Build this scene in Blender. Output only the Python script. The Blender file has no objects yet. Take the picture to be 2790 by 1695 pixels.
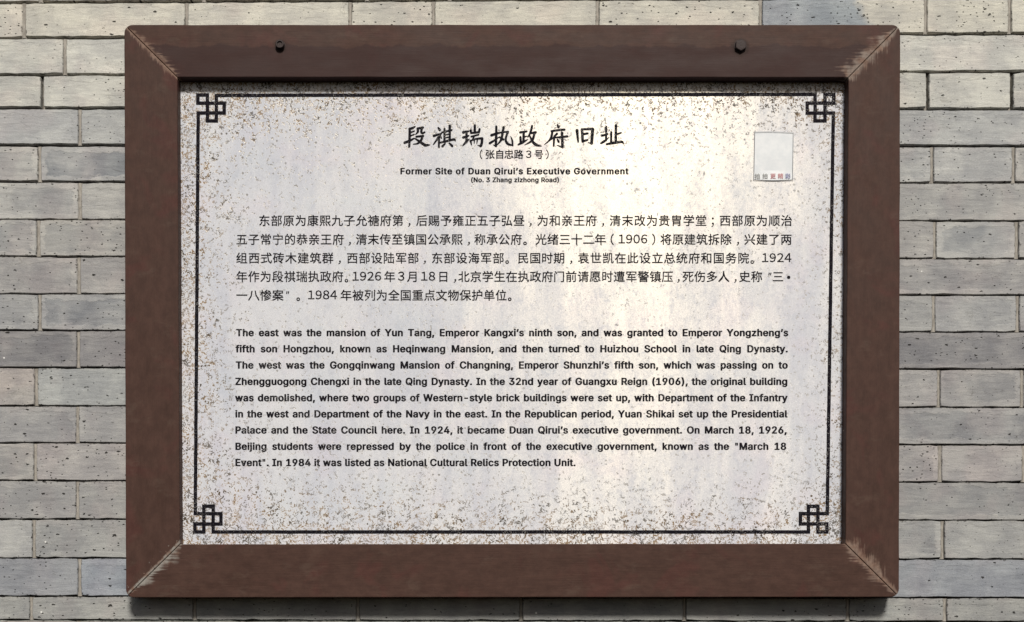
import bpy, bmesh, math, random
from mathutils import Vector, Matrix, noise as mnoise
from mathutils.geometry import tessellate_polygon
random.seed(7)

# ------------------------------------------------------------------ scale
# One "u" is 0.6 mm: the photograph's pixel size on the front of the sign's frame.
S = 0.0006
D = 2.0                      # camera to the front of the frame, metres
CX, CY = 1300.0, 1500.0      # point straight in front of the lens (photo pixels)
ZC = 1.80                    # height of the picture's middle above the street
CAMX = (CX - 1395) * S
CAMZ = ZC - (CY - 847.5) * S

def P(px, py, depth=0.0):
    """place seen at photo pixel (px, py), for something `depth` m behind the frame's front"""
    k = S * (D + depth) / D
    return Vector((CAMX + (px - CX) * k, depth, CAMZ - (py - CY) * k))

sc = bpy.context.scene
col = sc.collection

# ------------------------------------------------------------------ camera
cam = bpy.data.cameras.new('camera')
cam.sensor_width = 36
cam.lens = 36 * D / (2790 * S)
cam.shift_x = (1395 - CX) / 2790
cam.shift_y = (CY - 847.5) / 2790
cam.clip_end = 100
co = bpy.data.objects.new('camera', cam)
col.objects.link(co)
co.location = (CAMX, -D, CAMZ)
co.rotation_euler = (math.radians(90), 0, 0)
sc.camera = co

# ------------------------------------------------------------------ daylight
SUN_EL, SUN_AZ = math.radians(40), math.radians(9.0)      # azimuth to the right of straight-on
w = bpy.data.worlds.new('World')
sc.world = w
w.use_nodes = True
nt = w.node_tree
bg = nt.nodes['Background']
sky = nt.nodes.new('ShaderNodeTexSky')
sky.sky_type = 'NISHITA'
sky.sun_disc = False
sky.sun_elevation = SUN_EL
sky.sun_rotation = math.pi - SUN_AZ
sky.air_density = 1.0
sky.dust_density = 3.0
nt.links.new(sky.outputs[0], bg.inputs[0])
bg.inputs[1].default_value = 0.05
sun = bpy.data.lights.new('sun', 'SUN')
sun.energy = 4.5
sun.angle = math.radians(10)
sun.color = (1.0, 0.955, 0.875)
so = bpy.data.objects.new('sun', sun)
col.objects.link(so)
L = Vector((math.sin(SUN_AZ) * math.cos(SUN_EL), -math.cos(SUN_AZ) * math.cos(SUN_EL), math.sin(SUN_EL)))
so.rotation_euler = L.to_track_quat('Z', 'Y').to_euler()
so.location = (0.5, -3, 4)
sc.view_settings.view_transform = 'Standard'
sc.view_settings.look = 'None'
sc.view_settings.exposure = -0.30
sc.view_settings.gamma = 1.0
sc.view_settings.use_curve_mapping = False

# ------------------------------------------------------------------ helpers
def lin(r, g, b):
    f = lambda c: (c / 255 / 12.92) if c / 255 <= 0.04045 else ((c / 255 + 0.055) / 1.055) ** 2.4
    return (f(r), f(g), f(b), 1.0)

def link(name, me, parent=None, mat=None, label=None):
    o = bpy.data.objects.new(name, me)
    col.objects.link(o)
    if mat is not None and me is not None:
        me.materials.clear()
        me.materials.append(mat)
    if parent is not None:
        o.parent = parent
    if label:
        o['label'] = label
    return o

class N:
    """tiny node-graph helper"""
    def __init__(self, name):
        self.m = bpy.data.materials.new(name)
        self.m.use_nodes = True
        self.t = self.m.node_tree
        self.t.nodes.clear()
        self.out = self.t.nodes.new('ShaderNodeOutputMaterial')
        self.b = self.t.nodes.new('ShaderNodeBsdfPrincipled')
        self.t.links.new(self.b.outputs[0], self.out.inputs[0])
    def set(self, sock, v):
        if isinstance(v, bpy.types.NodeSocket):
            self.t.links.new(v, sock)
        else:
            if sock.type == 'RGBA' and not hasattr(v, '__len__'):
                v = (v, v, v, 1)
            if sock.type == 'RGBA' and len(v) == 3:
                v = (*v, 1)
            sock.default_value = v
    def p(self, **k):
        for a, v in k.items():
            self.set(self.b.inputs[a.replace('_', ' ')], v)
    def math(self, op, a, b=None, c=None, clamp=False):
        n = self.t.nodes.new('ShaderNodeMath')
        n.operation = op
        n.use_clamp = clamp
        self.set(n.inputs[0], a)
        if b is not None: self.set(n.inputs[1], b)
        if c is not None: self.set(n.inputs[2], c)
        return n.outputs[0]
    def vmath(self, op, a, b=None):
        n = self.t.nodes.new('ShaderNodeVectorMath')
        n.operation = op
        self.set(n.inputs[0], a)
        if b is not None: self.set(n.inputs[1], b)
        return n.outputs[0] if op not in ('LENGTH', 'DOT_PRODUCT', 'DISTANCE') else n.outputs[1]
    def scale(self, a, s):
        n = self.t.nodes.new('ShaderNodeVectorMath'); n.operation = 'MULTIPLY'
        self.set(n.inputs[0], a); self.set(n.inputs[1], s)
        return n.outputs[0]
    def noise(self, vec, scale=1.0, detail=3.0, rough=0.5, dist=0.0, col=False):
        n = self.t.nodes.new('ShaderNodeTexNoise')
        self.set(n.inputs['Vector'], vec)
        n.inputs['Scale'].default_value = scale
        n.inputs['Detail'].default_value = detail
        n.inputs['Roughness'].default_value = rough
        n.inputs['Distortion'].default_value = dist
        return n.outputs['Color' if col else 'Fac']
    def voro(self, vec, scale=1.0, feature='F1', out='Distance', rnd=1.0):
        n = self.t.nodes.new('ShaderNodeTexVoronoi')
        n.feature = feature
        self.set(n.inputs['Vector'], vec)
        n.inputs['Scale'].default_value = scale
        n.inputs['Randomness'].default_value = rnd
        return n.outputs[out]
    def ramp(self, x, a, b, lo=0.0, hi=1.0, smooth=True):
        n = self.t.nodes.new('ShaderNodeMapRange')
        n.interpolation_type = 'SMOOTHSTEP' if smooth else 'LINEAR'
        self.set(n.inputs[0], x); self.set(n.inputs[1], a); self.set(n.inputs[2], b)
        self.set(n.inputs[3], lo); self.set(n.inputs[4], hi)
        return n.outputs[0]
    def mix(self, f, a, b, mode='MIX'):
        n = self.t.nodes.new('ShaderNodeMix')
        n.data_type = 'RGBA'
        n.blend_type = mode
        n.clamp_factor = True
        self.set(n.inputs[0], f); self.set(n.inputs[6], a); self.set(n.inputs[7], b)
        return n.outputs[2]
    def sep(self, v):
        n = self.t.nodes.new('ShaderNodeSeparateXYZ'); self.set(n.inputs[0], v)
        return n.outputs
    def comb(self, x, y, z):
        n = self.t.nodes.new('ShaderNodeCombineXYZ')
        self.set(n.inputs[0], x); self.set(n.inputs[1], y); self.set(n.inputs[2], z)
        return n.outputs[0]
    def obj(self):
        return self.t.nodes.new('ShaderNodeTexCoord').outputs['Object']
    def gen(self):
        return self.t.nodes.new('ShaderNodeTexCoord').outputs['Generated']
    def attr(self, name, out='Color'):
        n = self.t.nodes.new('ShaderNodeAttribute'); n.attribute_type = 'OBJECT'; n.attribute_name = name
        return n.outputs[out]
    def bump(self, h, strength=0.5, dist=0.001, normal=None):
        n = self.t.nodes.new('ShaderNodeBump')
        n.inputs['Strength'].default_value = strength
        n.inputs['Distance'].default_value = dist
        self.set(n.inputs['Height'], h)
        if normal is not None: self.set(n.inputs['Normal'], normal)
        return n.outputs[0]

# ------------------------------------------------------------------ wall materials
def brick_material():
    m = N('grey_brick')
    o = m.obj()
    rnd = m.t.nodes.new('ShaderNodeObjectInfo').outputs['Random']
    off = m.comb(m.math('MULTIPLY', rnd, 91.0), m.math('MULTIPLY', rnd, 37.0), m.math('MULTIPLY', rnd, 53.0))
    u = m.vmath('ADD', m.scale(o, (1 / S, 1 / S, 1 / S)), m.scale(off, (40, 40, 40)))     # 1 unit = 0.6 mm
    tint = m.attr('tint')
    core = m.attr('core', 'Fac')
    half = m.attr('half', 'Vector')
    # distance from the face's edge, in u
    os_ = m.sep(m.scale(o, (1 / S, 1 / S, 1 / S)))
    hs = m.sep(half)
    ex = m.math('SUBTRACT', hs[0], m.math('ABSOLUTE', os_[0]))
    ez = m.math('SUBTRACT', hs[2], m.math('ABSOLUTE', os_[2]))
    e = m.math('MINIMUM', ex, ez)
    wob = m.noise(m.scale(u, (0.5, 1, 1)), 0.03, 6, 0.7)
    e2 = m.math('ADD', e, m.math('MULTIPLY', m.math('SUBTRACT', wob, 0.5), 60.0))
    inner = m.ramp(e2, 13.0, 19.0)
    patch = m.ramp(m.noise(u, 0.006, 3, 0.6, 0.6), 0.40, 0.60)
    coremask = m.math('MULTIPLY', m.math('MULTIPLY', inner, core), m.math('ADD', m.math('MULTIPLY', patch, 0.75), 0.25))
    c = m.mix(m.ramp(m.noise(u, 0.011, 5, 0.62), 0.38, 0.64), m.mix(1.0, tint, (0.87, 0.87, 0.88), 'MULTIPLY'), m.mix(1.0, tint, (1.09, 1.085, 1.06), 'MULTIPLY'))
    # warm / cool drift
    c = m.mix(m.math('MULTIPLY', m.ramp(m.noise(u, 0.008, 2), 0.5, 0.68), 0.5), c, m.mix(1.0, c, (1.05, 0.98, 0.985), 'MULTIPLY'))
    # a brick whose other end is a different fired colour
    spl = m.attr('split', 'Fac')
    bx = m.math('ADD', m.math('SUBTRACT', m.math('ADD', os_[0], m.math('MULTIPLY', os_[2], 0.9)), spl), m.math('MULTIPLY', m.math('SUBTRACT', m.noise(u, 0.02, 4, 0.6), 0.5), 90.0))
    c = m.mix(m.ramp(bx, -25.0, 25.0), c, m.mix(1.0, m.mix(1.0, c, tint, 'DIVIDE'), m.attr('tint2'), 'MULTIPLY'))
    c = m.mix(coremask, c, m.mix(1.0, c, (0.62, 0.645, 0.69), 'MULTIPLY'))
    # brushed horizontal trowel streaks
    st = m.noise(m.scale(u, (0.16, 1.0, 1.0)), 0.10, 6, 0.65, 0.4)
    c = m.mix(m.ramp(st, 0.50, 0.66, 0, 0.6), c, m.mix(1.0, c, (1.20, 1.20, 1.18), 'MULTIPLY'))
    c = m.mix(m.ramp(st, 0.48, 0.32, 0, 0.6), c, m.mix(1.0, c, (0.76, 0.76, 0.77), 'MULTIPLY'))
    gr = m.noise(u, 0.35, 4, 0.7)
    c = m.mix(1.0, c, m.mix(m.ramp(gr, 0.3, 0.7), (0.90, 0.90, 0.90), (1.08, 1.08, 1.08)), 'MULTIPLY')
    # darker and browner, unevenly, close to the bed joints
    bd = m.math('ADD', ez, m.math('MULTIPLY', m.math('SUBTRACT', m.noise(u, 0.05, 4, 0.7), 0.5), 16.0))
    c = m.mix(m.ramp(bd, 6.0, 0.5, 0, 0.45), c, m.mix(1.0, c, (0.66, 0.64, 0.60), 'MULTIPLY'))
    # small open pores, lying along the brick; two sizes
    holes = None
    for sc_, thr, keep, sx, dd in ((0.045, 0.155, 0.34, 0.62, 9.0), (0.10, 0.22, 0.48, 0.7, 5.0)):
        ds = m.vmath('ADD', u, m.scale(m.vmath('SUBTRACT', m.noise(u, 0.16, 3, 0.6, 0, True), (0.5, 0.5, 0.5)), (dd, dd, dd)))
        v = m.t.nodes.new('ShaderNodeTexVoronoi')
        m.set(v.inputs['Vector'], m.scale(m.comb(m.sep(ds)[0], m.math('MULTIPLY', rnd, 500.0), m.sep(ds)[2]), (sx, 1, 1.25)))
        v.inputs['Scale'].default_value = sc_
        vc = m.sep(v.outputs['Color'])
        cluster = m.math('ADD', vc[0], m.math('MULTIPLY', m.math('SUBTRACT', m.noise(u, 0.009, 2), 0.5), 1.6))
        size = m.math('MULTIPLY', m.math('ADD', m.math('MULTIPLY', vc[1], 0.8), 0.25), thr)
        h = m.math('MULTIPLY', m.ramp(v.outputs['Distance'], size, m.math('MULTIPLY', size, 0.62)), m.math('GREATER_THAN', cluster, keep))
        holes = h if holes is None else m.math('MAXIMUM', holes, h)
    c = m.mix(m.math('MULTIPLY', holes, 0.93), c, (0.018, 0.016, 0.014, 1))
    # a few white grains
    v = m.t.nodes.new('ShaderNodeTexVoronoi')
    m.set(v.inputs['Vector'], u); v.inputs['Scale'].default_value = 0.03
    wsel = m.math('GREATER_THAN', m.sep(v.outputs['Color'])[2], 0.965)
    c = m.mix(m.math('MULTIPLY', m.ramp(v.outputs['Distance'], 0.10, 0.07), wsel), c, (0.75, 0.75, 0.73, 1))
    # chipped arrises and crumbled spots
    ch = m.math('ADD', e, m.math('MULTIPLY', m.math('SUBTRACT', m.noise(u, 0.07, 4, 0.75), 0.5), 34.0))
    chip = m.ramp(ch, 0.5, -3.5)
    c = m.mix(m.math('MULTIPLY', chip, 0.75), c, m.mix(1.0, c, (0.36, 0.33, 0.31), 'MULTIPLY'))
    # thin irregular hairlines and scratches
    hn = m.math('ABSOLUTE', m.math('SUBTRACT', m.noise(m.scale(u, (0.35, 1, 1)), 0.022, 4, 0.6, 0.8), 0.5))
    hair = m.math('MULTIPLY', m.ramp(hn, 0.008, 0.002), m.ramp(m.noise(u, 0.012, 2), 0.52, 0.66))
    c = m.mix(m.math('MULTIPLY', hair, 0.5), c, m.mix(1.0, c, (0.5, 0.48, 0.46), 'MULTIPLY'))
    # lighter lime smears
    lm = m.noise(m.scale(u, (0.45, 1, 1)), 0.018, 6, 0.72, 0.5)
    c = m.mix(m.ramp(lm, 0.57, 0.64, 0, 0.42), c, m.mix(1.0, c, (1.16, 1.15, 1.13), 'MULTIPLY'))
    hgt = m.math('SUBTRACT', m.math('ADD', m.math('MULTIPLY', st, 0.7), m.math('MULTIPLY', lm, 0.5)), m.math('MULTIPLY', chip, 1.6))
    hgt = m.math('ADD', hgt, m.math('MULTIPLY', gr, 0.35))
    hgt = m.math('SUBTRACT', hgt, m.math('MULTIPLY', holes, 2.0))
    hgt = m.math('ADD', hgt, m.math('MULTIPLY', inner, -0.25))
    m.p(Base_Color=c, Roughness=0.92, Specular_IOR_Level=0.25, Normal=m.bump(hgt, 0.9, 0.0014))
    return m.m

def mortar_material():
    m = N('lime_mortar')
    u = m.scale(m.obj(), (1 / S, 1 / S, 1 / S))
    n = m.noise(m.scale(u, (1.0, 1, 0.35)), 0.12, 5, 0.7)
    c = m.mix(m.ramp(n, 0.3, 0.7), lin(138, 133, 126), lin(174, 169, 161))
    z = m.sep(m.obj())[2]
    c = m.mix(m.ramp(n, 0.60, 0.72, 0, 0.7), c, lin(96, 86, 84))
    m.p(Base_Color=c, Roughness=0.95, Specular_IOR_Level=0.2, Normal=m.bump(n, 0.8, 0.002))
    return m.m

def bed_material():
    m = N('joint_dark_earth')  # near-black mottled earth behind the open joints
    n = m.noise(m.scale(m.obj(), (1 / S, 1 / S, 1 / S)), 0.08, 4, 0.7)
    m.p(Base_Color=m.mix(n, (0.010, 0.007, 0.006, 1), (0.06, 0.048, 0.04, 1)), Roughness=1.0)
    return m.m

BR, MO, BE = brick_material(), mortar_material(), bed_material()

# ------------------------------------------------------------------ brick wall
WALL = 0.045          # wall face behind the frame's front
wall = link('brick_wall', None)
wall.location = P(1395, 2050, WALL)
wall['label'] = 'weathered grey brick wall in running bond behind the framed sign'
wall['category'] = 'brick wall'

# bed joints: height at photo x=170 and at x=2600
BEDS = [(-300, -311), (-200, -211), (-99, -110), (6, -6), (103, 92), (204, 195), (295, 297), (396, 398), (496, 499), (598, 602),
        (699, 705), (801, 804), (901, 905), (1002, 1006), (1106, 1110), (1207, 1212), (1310, 1314), (1415, 1418),
        (1521, 1524), (1625, 1629), (1690, 1694), (1792, 1796), (1894, 1898), (1996, 2000)]
def bedy(i, x):
    a, b = BEDS[i]
    return a + (b - a) * (x - 170) / 2430.0
PERP = {0: [-340, 105, 550, 995, 1440, 1885, 2330, 2775, 3220],
        1: [-230, 213, 660, 1105, 1550, 1990, 2435, 2880, 3325],
        2: [-345, 110, 555, 1000, 1225, 1670, 2115, 2535, 2760, 3205],
        3: [-380, 65, 508, 954, 1181, 1628, 2073, 2523, 2752, 3190],
        4: [-270, 176, 621, 1066, 1511, 1956, 2340, 2868, 3310],
        5: [-330, 115, 558, 1000, 1225, 1668, 2100, 2528, 2758, 3200],
        6: [-226, 217, 660, 1105, 1545, 1990, 2330, 2880, 3320],
        7: [-338, 107, 550, 995, 1220, 1660, 2105, 2540, 2762, 3208],
        8: [-226, 217, 660, 1105, 1545, 1990, 2330, 2885, 3325],
        9: [-340, 104, 550, 995, 1220, 1660, 2105, 2547, 2771, 3215],
        10: [-230, 214, 658, 1102, 1545, 1990, 2330, 2888, 3330],
        11: [-336, 108, 552, 998, 1222, 1662, 2105, 2544, 2773, 3218],
        12: [-232, 213, 658, 1102, 1545, 1990, 2330, 2890, 3335],
        13: [-345, 98, 545, 990, 1215, 1660, 2110, 2558, 2785, 3230],
        14: [-232, 211, 656, 1100, 1545, 1990, 2330, 2895, 3340],
        15: [-348, 96, 542, 988, 1213, 1658, 2112, 2562, 2790, 3235],
        16: [-232, 211, 656, 1100, 1545, 1990, 2330, 2900, 3345],
        17: [-350, 92, 540, 985, 1210, 1655, 2115, 2569, 2796, 3240],
        18: [-230, 216, 660, 1104, 1548, 1992, 2335, 2905, 3350],
        19: [-355, 85, 530, 975, 1420, 1865, 2310, 2575, 2800, 3245],
        20: [-230, 213, 660, 1105, 1550, 1990, 2435, 2880, 3325],
        21: [-340, 95, 540, 985, 1430, 1875, 2320, 2765, 3210],
        22: [-230, 213, 660, 1105, 1550, 1990, 2435, 2880, 3325]}
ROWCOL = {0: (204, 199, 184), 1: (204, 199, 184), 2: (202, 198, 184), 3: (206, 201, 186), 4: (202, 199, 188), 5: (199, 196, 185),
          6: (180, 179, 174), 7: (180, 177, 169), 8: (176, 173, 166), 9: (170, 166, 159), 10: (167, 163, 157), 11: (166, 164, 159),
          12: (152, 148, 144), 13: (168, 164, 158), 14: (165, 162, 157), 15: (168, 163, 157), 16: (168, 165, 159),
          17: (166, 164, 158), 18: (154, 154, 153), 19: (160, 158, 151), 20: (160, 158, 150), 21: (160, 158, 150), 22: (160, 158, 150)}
# (row, index in row) -> colour, blue-grey core
SPECIAL = {(3, 6): ((166, 170, 170), 0.35), (7, 1): ((182, 180, 174), 1.0), (7, 7): ((184, 182, 176), 0.25), (7, 6): ((182, 180, 174), 0.95),
           (9, 0): ((176, 173, 166), 0.75), (9, 1): ((176, 172, 164), 0.55), (9, 7): ((178, 176, 170), 0.75), (10, 0): ((168, 164, 158), 0.35),
           (11, 1): ((166, 164, 160), 0.85), (11, 7): ((172, 170, 165), 0.25), (13, 0): ((172, 166, 158), 0.0), (13, 1): ((170, 170, 165), 0.0),
           (14, 0): ((166, 163, 158), 0.4), (15, 0): ((168, 164, 157), 0.6), (15, 8): ((171, 166, 159), 0.55),
           (18, 0): ((154, 154, 154), 0.2), (18, 1): ((160, 163, 166), 0.95), (18, 6): ((155, 156, 157), 0.3),
           (17, 0): ((176, 174, 168), 0.0), (17, 8): ((176, 175, 170), 0.0)}
ALB = 0.90         # photo colours to brick albedo
GX, GZ = 4.1, 2.0

def make_brick(x0, x1, row, idx):
    n_l = max(6, int((x1 - x0) / 26))
    n_s = 5
    seed = Vector((row * 3.7, idx * 9.1, 0.3))
    pts = []
    def jit(t, a):
        return a * mnoise.noise(seed * 5 + Vector((t * 0.045, 0, 0))) * 2.0 + random.uniform(-0.45, 0.45)
    def inset(x, lo):      # rounded / nibbled corners
        d = min(x - x0, x1 - x) if lo else 0
        return 0
    gz = 2.9 if row < 8 else 1.45
    top = lambda x: bedy(row, x) + gz
    bot = lambda x: bedy(row + 1, x) - gz
    c = 3.0 + random.random() * 2
    for i in range(n_l + 1):
        x = x0 + GX + (x1 - x0 - 2 * GX) * i / n_l
        e = c if i in (0, n_l) else 0
        pts.append((x + (e * 0.3 if i == 0 else -e * 0.3 if i == n_l else 0), top(x) + max(-1.0, jit(x, 1.3)) + e * 0.35))
    for i in range(1, n_s):
        t = i / n_s
        pts.append((x1 - GX + jit(t * 90 + 400, 0.6), top(x1) + (bot(x1) - top(x1)) * t))
    for i in range(n_l + 1):
        x = x1 - GX - (x1 - x0 - 2 * GX) * i / n_l
        e = c if i in (0, n_l) else 0
        pts.append((x + (-e * 0.3 if i == 0 else e * 0.3 if i == n_l else 0), bot(x) - max(-1.0, jit(x + 333, 1.5)) - e * 0.35))
    for i in range(1, n_s):
        t = 1 - i / n_s
        pts.append((x0 + GX + jit(t * 90 + 800, 0.6), top(x0) + (bot(x0) - top(x0)) * t))
    mx, my = (x0 + x1) / 2, (bedy(row, (x0 + x1) / 2) + bedy(row + 1, (x0 + x1) / 2)) / 2
    org = P(mx, my, WALL)
    dep = random.uniform(-0.0012, 0.0012)
    ta, tb = random.uniform(-0.005, 0.005), random.uniform(-0.008, 0.008)
    outer = [P(x, y, WALL) - org for x, y in pts]
    hx, hz = max(abs(v.x) for v in outer), max(abs(v.z) for v in outer)
    verts, faces = [], []
    n = len(outer)
    for ring, (ins, yy) in enumerate(((0.0, 0.05), (0.0, 0.0017), (0.0011, 0.0))):
        for v in outer:
            x = v.x * (1 - ins / hx); z = v.z * (1 - ins / hz)
            verts.append((x, yy + dep + ta * x + tb * z, z))
    for r in range(2):
        for i in range(n):
            j = (i + 1) % n
            faces.append((r * n + i, r * n + j, (r + 1) * n + j, (r + 1) * n + i))
    faces.append(tuple(2 * n + i for i in range(n)))
    me = bpy.data.meshes.new('brick')
    me.from_pydata(verts, [], faces)
    bm = bmesh.new(); bm.from_mesh(me); bmesh.ops.recalc_face_normals(bm, faces=bm.faces); bm.to_mesh(me); bm.free()
    o = link('brick', me, wall, BR)
    o.location = org - wall.location
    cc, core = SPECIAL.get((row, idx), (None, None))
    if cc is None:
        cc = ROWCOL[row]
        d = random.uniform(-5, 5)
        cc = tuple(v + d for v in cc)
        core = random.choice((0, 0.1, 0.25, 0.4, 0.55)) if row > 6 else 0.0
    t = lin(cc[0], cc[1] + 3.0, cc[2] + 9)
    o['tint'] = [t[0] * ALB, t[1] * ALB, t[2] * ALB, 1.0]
    o['split'] = 60.0 if (row, idx) == (3, 6) else 9999.0
    t2 = lin(208, 205, 196)
    o['tint2'] = [t2[0] * ALB, t2[1] * ALB, t2[2] * ALB, 1.0]
    o['core'] = float(core)
    o['half'] = [hx / S, 0.0, hz / S]
    return o

mv, mf = [], []
def mbox(a, b, y0, y1):
    x0, z0, x1, z1 = a[0], a[1], b[0], b[1]
    k = len(mv)
    for y in (y0, y1):
        mv.extend([(x0, y, z0), (x1, y, z0), (x1, y, z1), (x0, y, z1)])
    for f in ((0, 1, 2, 3), (7, 6, 5, 4), (0, 4, 5, 1), (1, 5, 6, 2), (2, 6, 7, 3), (3, 7, 4, 0)):
        mf.append(tuple(k + i for i in f))

for r in range(len(BEDS) - 1):
    ps = PERP[r]
    for i in range(len(ps) - 1):
        make_brick(ps[i], ps[i + 1], r, i)
    make_brick(ps[0] - 445, ps[0], r, -1)          # the wall goes on past the picture's sides
    make_brick(ps[-1], ps[-1] + 445, r, 99)
    for i in range(len(ps)):
        x = ps[i]
        # perpend filled almost flush with mortar, uneven front
        y0, y1 = bedy(r, x) + 2.2, bedy(r + 1, x) - 0.5
        segs = 7
        k = len(mv)
        jo = 0.0012 + random.random() * 0.0016
        if (r, i) in ((5, 1), (5, 7), (5, 8)): jo = 0.011      # washed-out joints
        for s_ in range(segs + 1):
            yy = y0 + (y1 - y0) * s_ / segs
            jw = random.uniform(-0.5, 0.5)
            for dx, dd in ((-GX - 3, 0.002), (-GX * 0.55 + jw, 0), (GX * 0.6 + jw, 0), (GX + 3, 0.0025)):
                q = P(x + dx, yy, WALL) - wall.location
                mv.append((q.x, q.y - 0.0 + jo + dd + random.uniform(0, 0.0006), q.z))
        for s_ in range(segs):
            for c_ in range(3):
                a = k + s_ * 4 + c_
                mf.append((a, a + 1, a + 5, a + 4))
me = bpy.data.meshes.new('mortar')
me.from_pydata(mv, [], mf)
link('mortar', me, wall, MO)

# body of the wall behind the bricks
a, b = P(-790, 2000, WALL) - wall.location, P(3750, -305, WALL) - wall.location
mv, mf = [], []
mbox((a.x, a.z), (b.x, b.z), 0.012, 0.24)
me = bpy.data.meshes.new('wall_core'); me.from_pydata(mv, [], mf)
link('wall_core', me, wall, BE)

# ------------------------------------------------------------------ the sign
sign = link('information_sign', None)
sign.location = P(1395, 1628, 0)
sign['label'] = 'dark brown wooden frame holding a speckled metal plaque with Chinese and English text'
sign['category'] = 'sign'
O = sign.location
def Q(px, py, depth=0.0):
    return P(px, py, depth) - O

def wood_material(name, vertical):
    """brown paint over filler at the mitres; grain and brush marks run along the board"""
    m = N(name)
    o = m.scale(m.obj(), (1 / S, 1 / S, 1 / S))
    s = m.sep(o)
    X, Z = s[0], s[2]           # u from the sign's middle / bottom edge
    # fold the four corners into one
    top = m.math('GREATER_THAN', Z, 780.0)
    right = m.math('GREATER_THAN', X, 0.0)
    ax = m.math('SUBTRACT', 1058.0, m.math('ABSOLUTE', m.math('SUBTRACT', X, 1.0)))   # from the outer side
    az = m.math('SUBTRACT', 780.0, m.math('ABSOLUTE', m.math('SUBTRACT', Z, 780.5)))
    along = az if not vertical else ax           # position along the mitre
    slope = 1.0 / 1.0
    g = m.math('SUBTRACT', ax, az) if not vertical else m.math('SUBTRACT', az, ax)  # away from the mitre
    jx = m.scale(o, (0.022, 1, 1.0)) if not vertical else m.scale(o, (1.0, 1, 0.022))
    streak = m.noise(jx, 0.16, 4, 0.75)
    lo = m.noise(o, 0.03, 2)
    # how far the paint has come off: per corner
    def corner(tl, tr, bl, br):
        t_ = m.math('ADD', m.math('MULTIPLY', right, tr), m.math('MULTIPLY', m.math('SUBTRACT', 1.0, right), tl))
        b_ = m.math('ADD', m.math('MULTIPLY', right, br), m.math('MULTIPLY', m.math('SUBTRACT', 1.0, right), bl))
        return m.math('ADD', m.math('MULTIPLY', top, t_), m.math('MULTIPLY', m.math('SUBTRACT', 1.0, top), b_))
    ext = corner(30, 46, 36, 38) if not vertical else corner(20, 30, 2, 42)
    mid = m.math('MULTIPLY', m.ramp(along, -12.0, 45.0), m.ramp(along, 152.0, 118.0, 0.25, 1.0))
    wdt = m.math('MULTIPLY', m.math('MULTIPLY', ext, mid), m.ramp(streak, 0.34, 0.64, 0.35, 1.4))
    wdt = m.math('MULTIPLY', wdt, m.ramp(lo, 0.3, 0.7, 0.65, 1.35))
    peel = m.math('MULTIPLY', m.ramp(g, wdt, m.math('MULTIPLY', wdt, 0.25)), m.math('GREATER_THAN', g, -3.0))
    fine = m.noise(m.scale(o, (0.07, 1, 1)) if not vertical else m.scale(o, (1, 1, 0.07)), 0.6, 3, 0.7)
    peel = m.math('MULTIPLY', peel, m.ramp(fine, 0.28, 0.48, 0.35, 1.0))
    crest = m.math('MULTIPLY', m.ramp(g, 7.0, 1.5), m.ramp(m.noise(o, 0.10, 3), 0.36, 0.5))
    crest = m.math('MULTIPLY', crest, m.ramp(along, 0.0, 12.0))
    peel = m.math('MAXIMUM', peel, m.math('MULTIPLY', crest, 0.85))
    # flaked spots at the lower left
    spots = m.math('MULTIPLY', m.ramp(m.noise(o, 0.10, 3, 0.6), 0.60, 0.66), m.math('MULTIPLY', m.ramp(g, 34.0, 14.0), m.math('MULTIPLY', m.math('SUBTRACT', 1.0, top), m.math('SUBTRACT', 1.0, right))))
    if vertical:
        peel = m.math('MAXIMUM', peel, m.math('MULTIPLY', spots, 0.8))
    # paint
    n1 = m.noise(m.scale(o, (0.35, 1, 1)) if not vertical else m.scale(o, (1, 1, 0.5)), 0.018, 5, 0.6)
    base = m.mix(m.ramp(n1, 0.32, 0.68), lin(66, 46, 39), lin(74, 53, 46))
    redp = m.ramp(m.noise(o, 0.007, 3, 0.6, 0.5), 0.54, 0.66)
    base = m.mix(m.math('MULTIPLY', redp, 0.5), base, lin(80, 46, 42))
    brush = m.noise(m.scale(o, (0.04, 1, 1)) if not vertical else m.scale(o, (1, 1, 0.04)), 0.30, 5, 0.7)
    base = m.mix(m.ramp(brush, 0.42, 0.68, 0, 0.30 if not vertical else 0.15), base, lin(84, 61, 52))
    base = m.mix(m.ramp(brush, 0.46, 0.30, 0, 0.25 if not vertical else 0.12), base, lin(50, 31, 27))
    mo = m.noise(m.scale(o, (0.6, 1, 1)) if not vertical else m.scale(o, (1, 1, 0.6)), 0.045, 5, 0.7)
    base = m.mix(1.0, base, m.mix(m.ramp(mo, 0.32, 0.68), (0.86, 0.84, 0.84), (1.14, 1.14, 1.14)), 'MULTIPLY')
    dustb = m.ramp(m.noise(m.scale(o, (0.5, 1, 1)), 0.02, 5, 0.7), 0.54, 0.70, 0, 0.28)
    base = m.mix(dustb, base, lin(96, 80, 70))
    if not vertical:
        # damp tide line on the upper rail: lower half a deeper plum brown
        tide = m.math('ADD', 1506.0, m.math('MULTIPLY', m.math('SUBTRACT', m.noise(m.comb(X, 0.0, 0.0), 0.012, 5, 0.6), 0.5), 60.0))
        deep = m.math('MULTIPLY', m.ramp(Z, tide, m.math('SUBTRACT', tide, 7.0)), m.ramp(Z, 1300.0, 1400.0))
        base = m.mix(m.math('MULTIPLY', deep, 0.75), base, lin(54, 36, 35))
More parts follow.
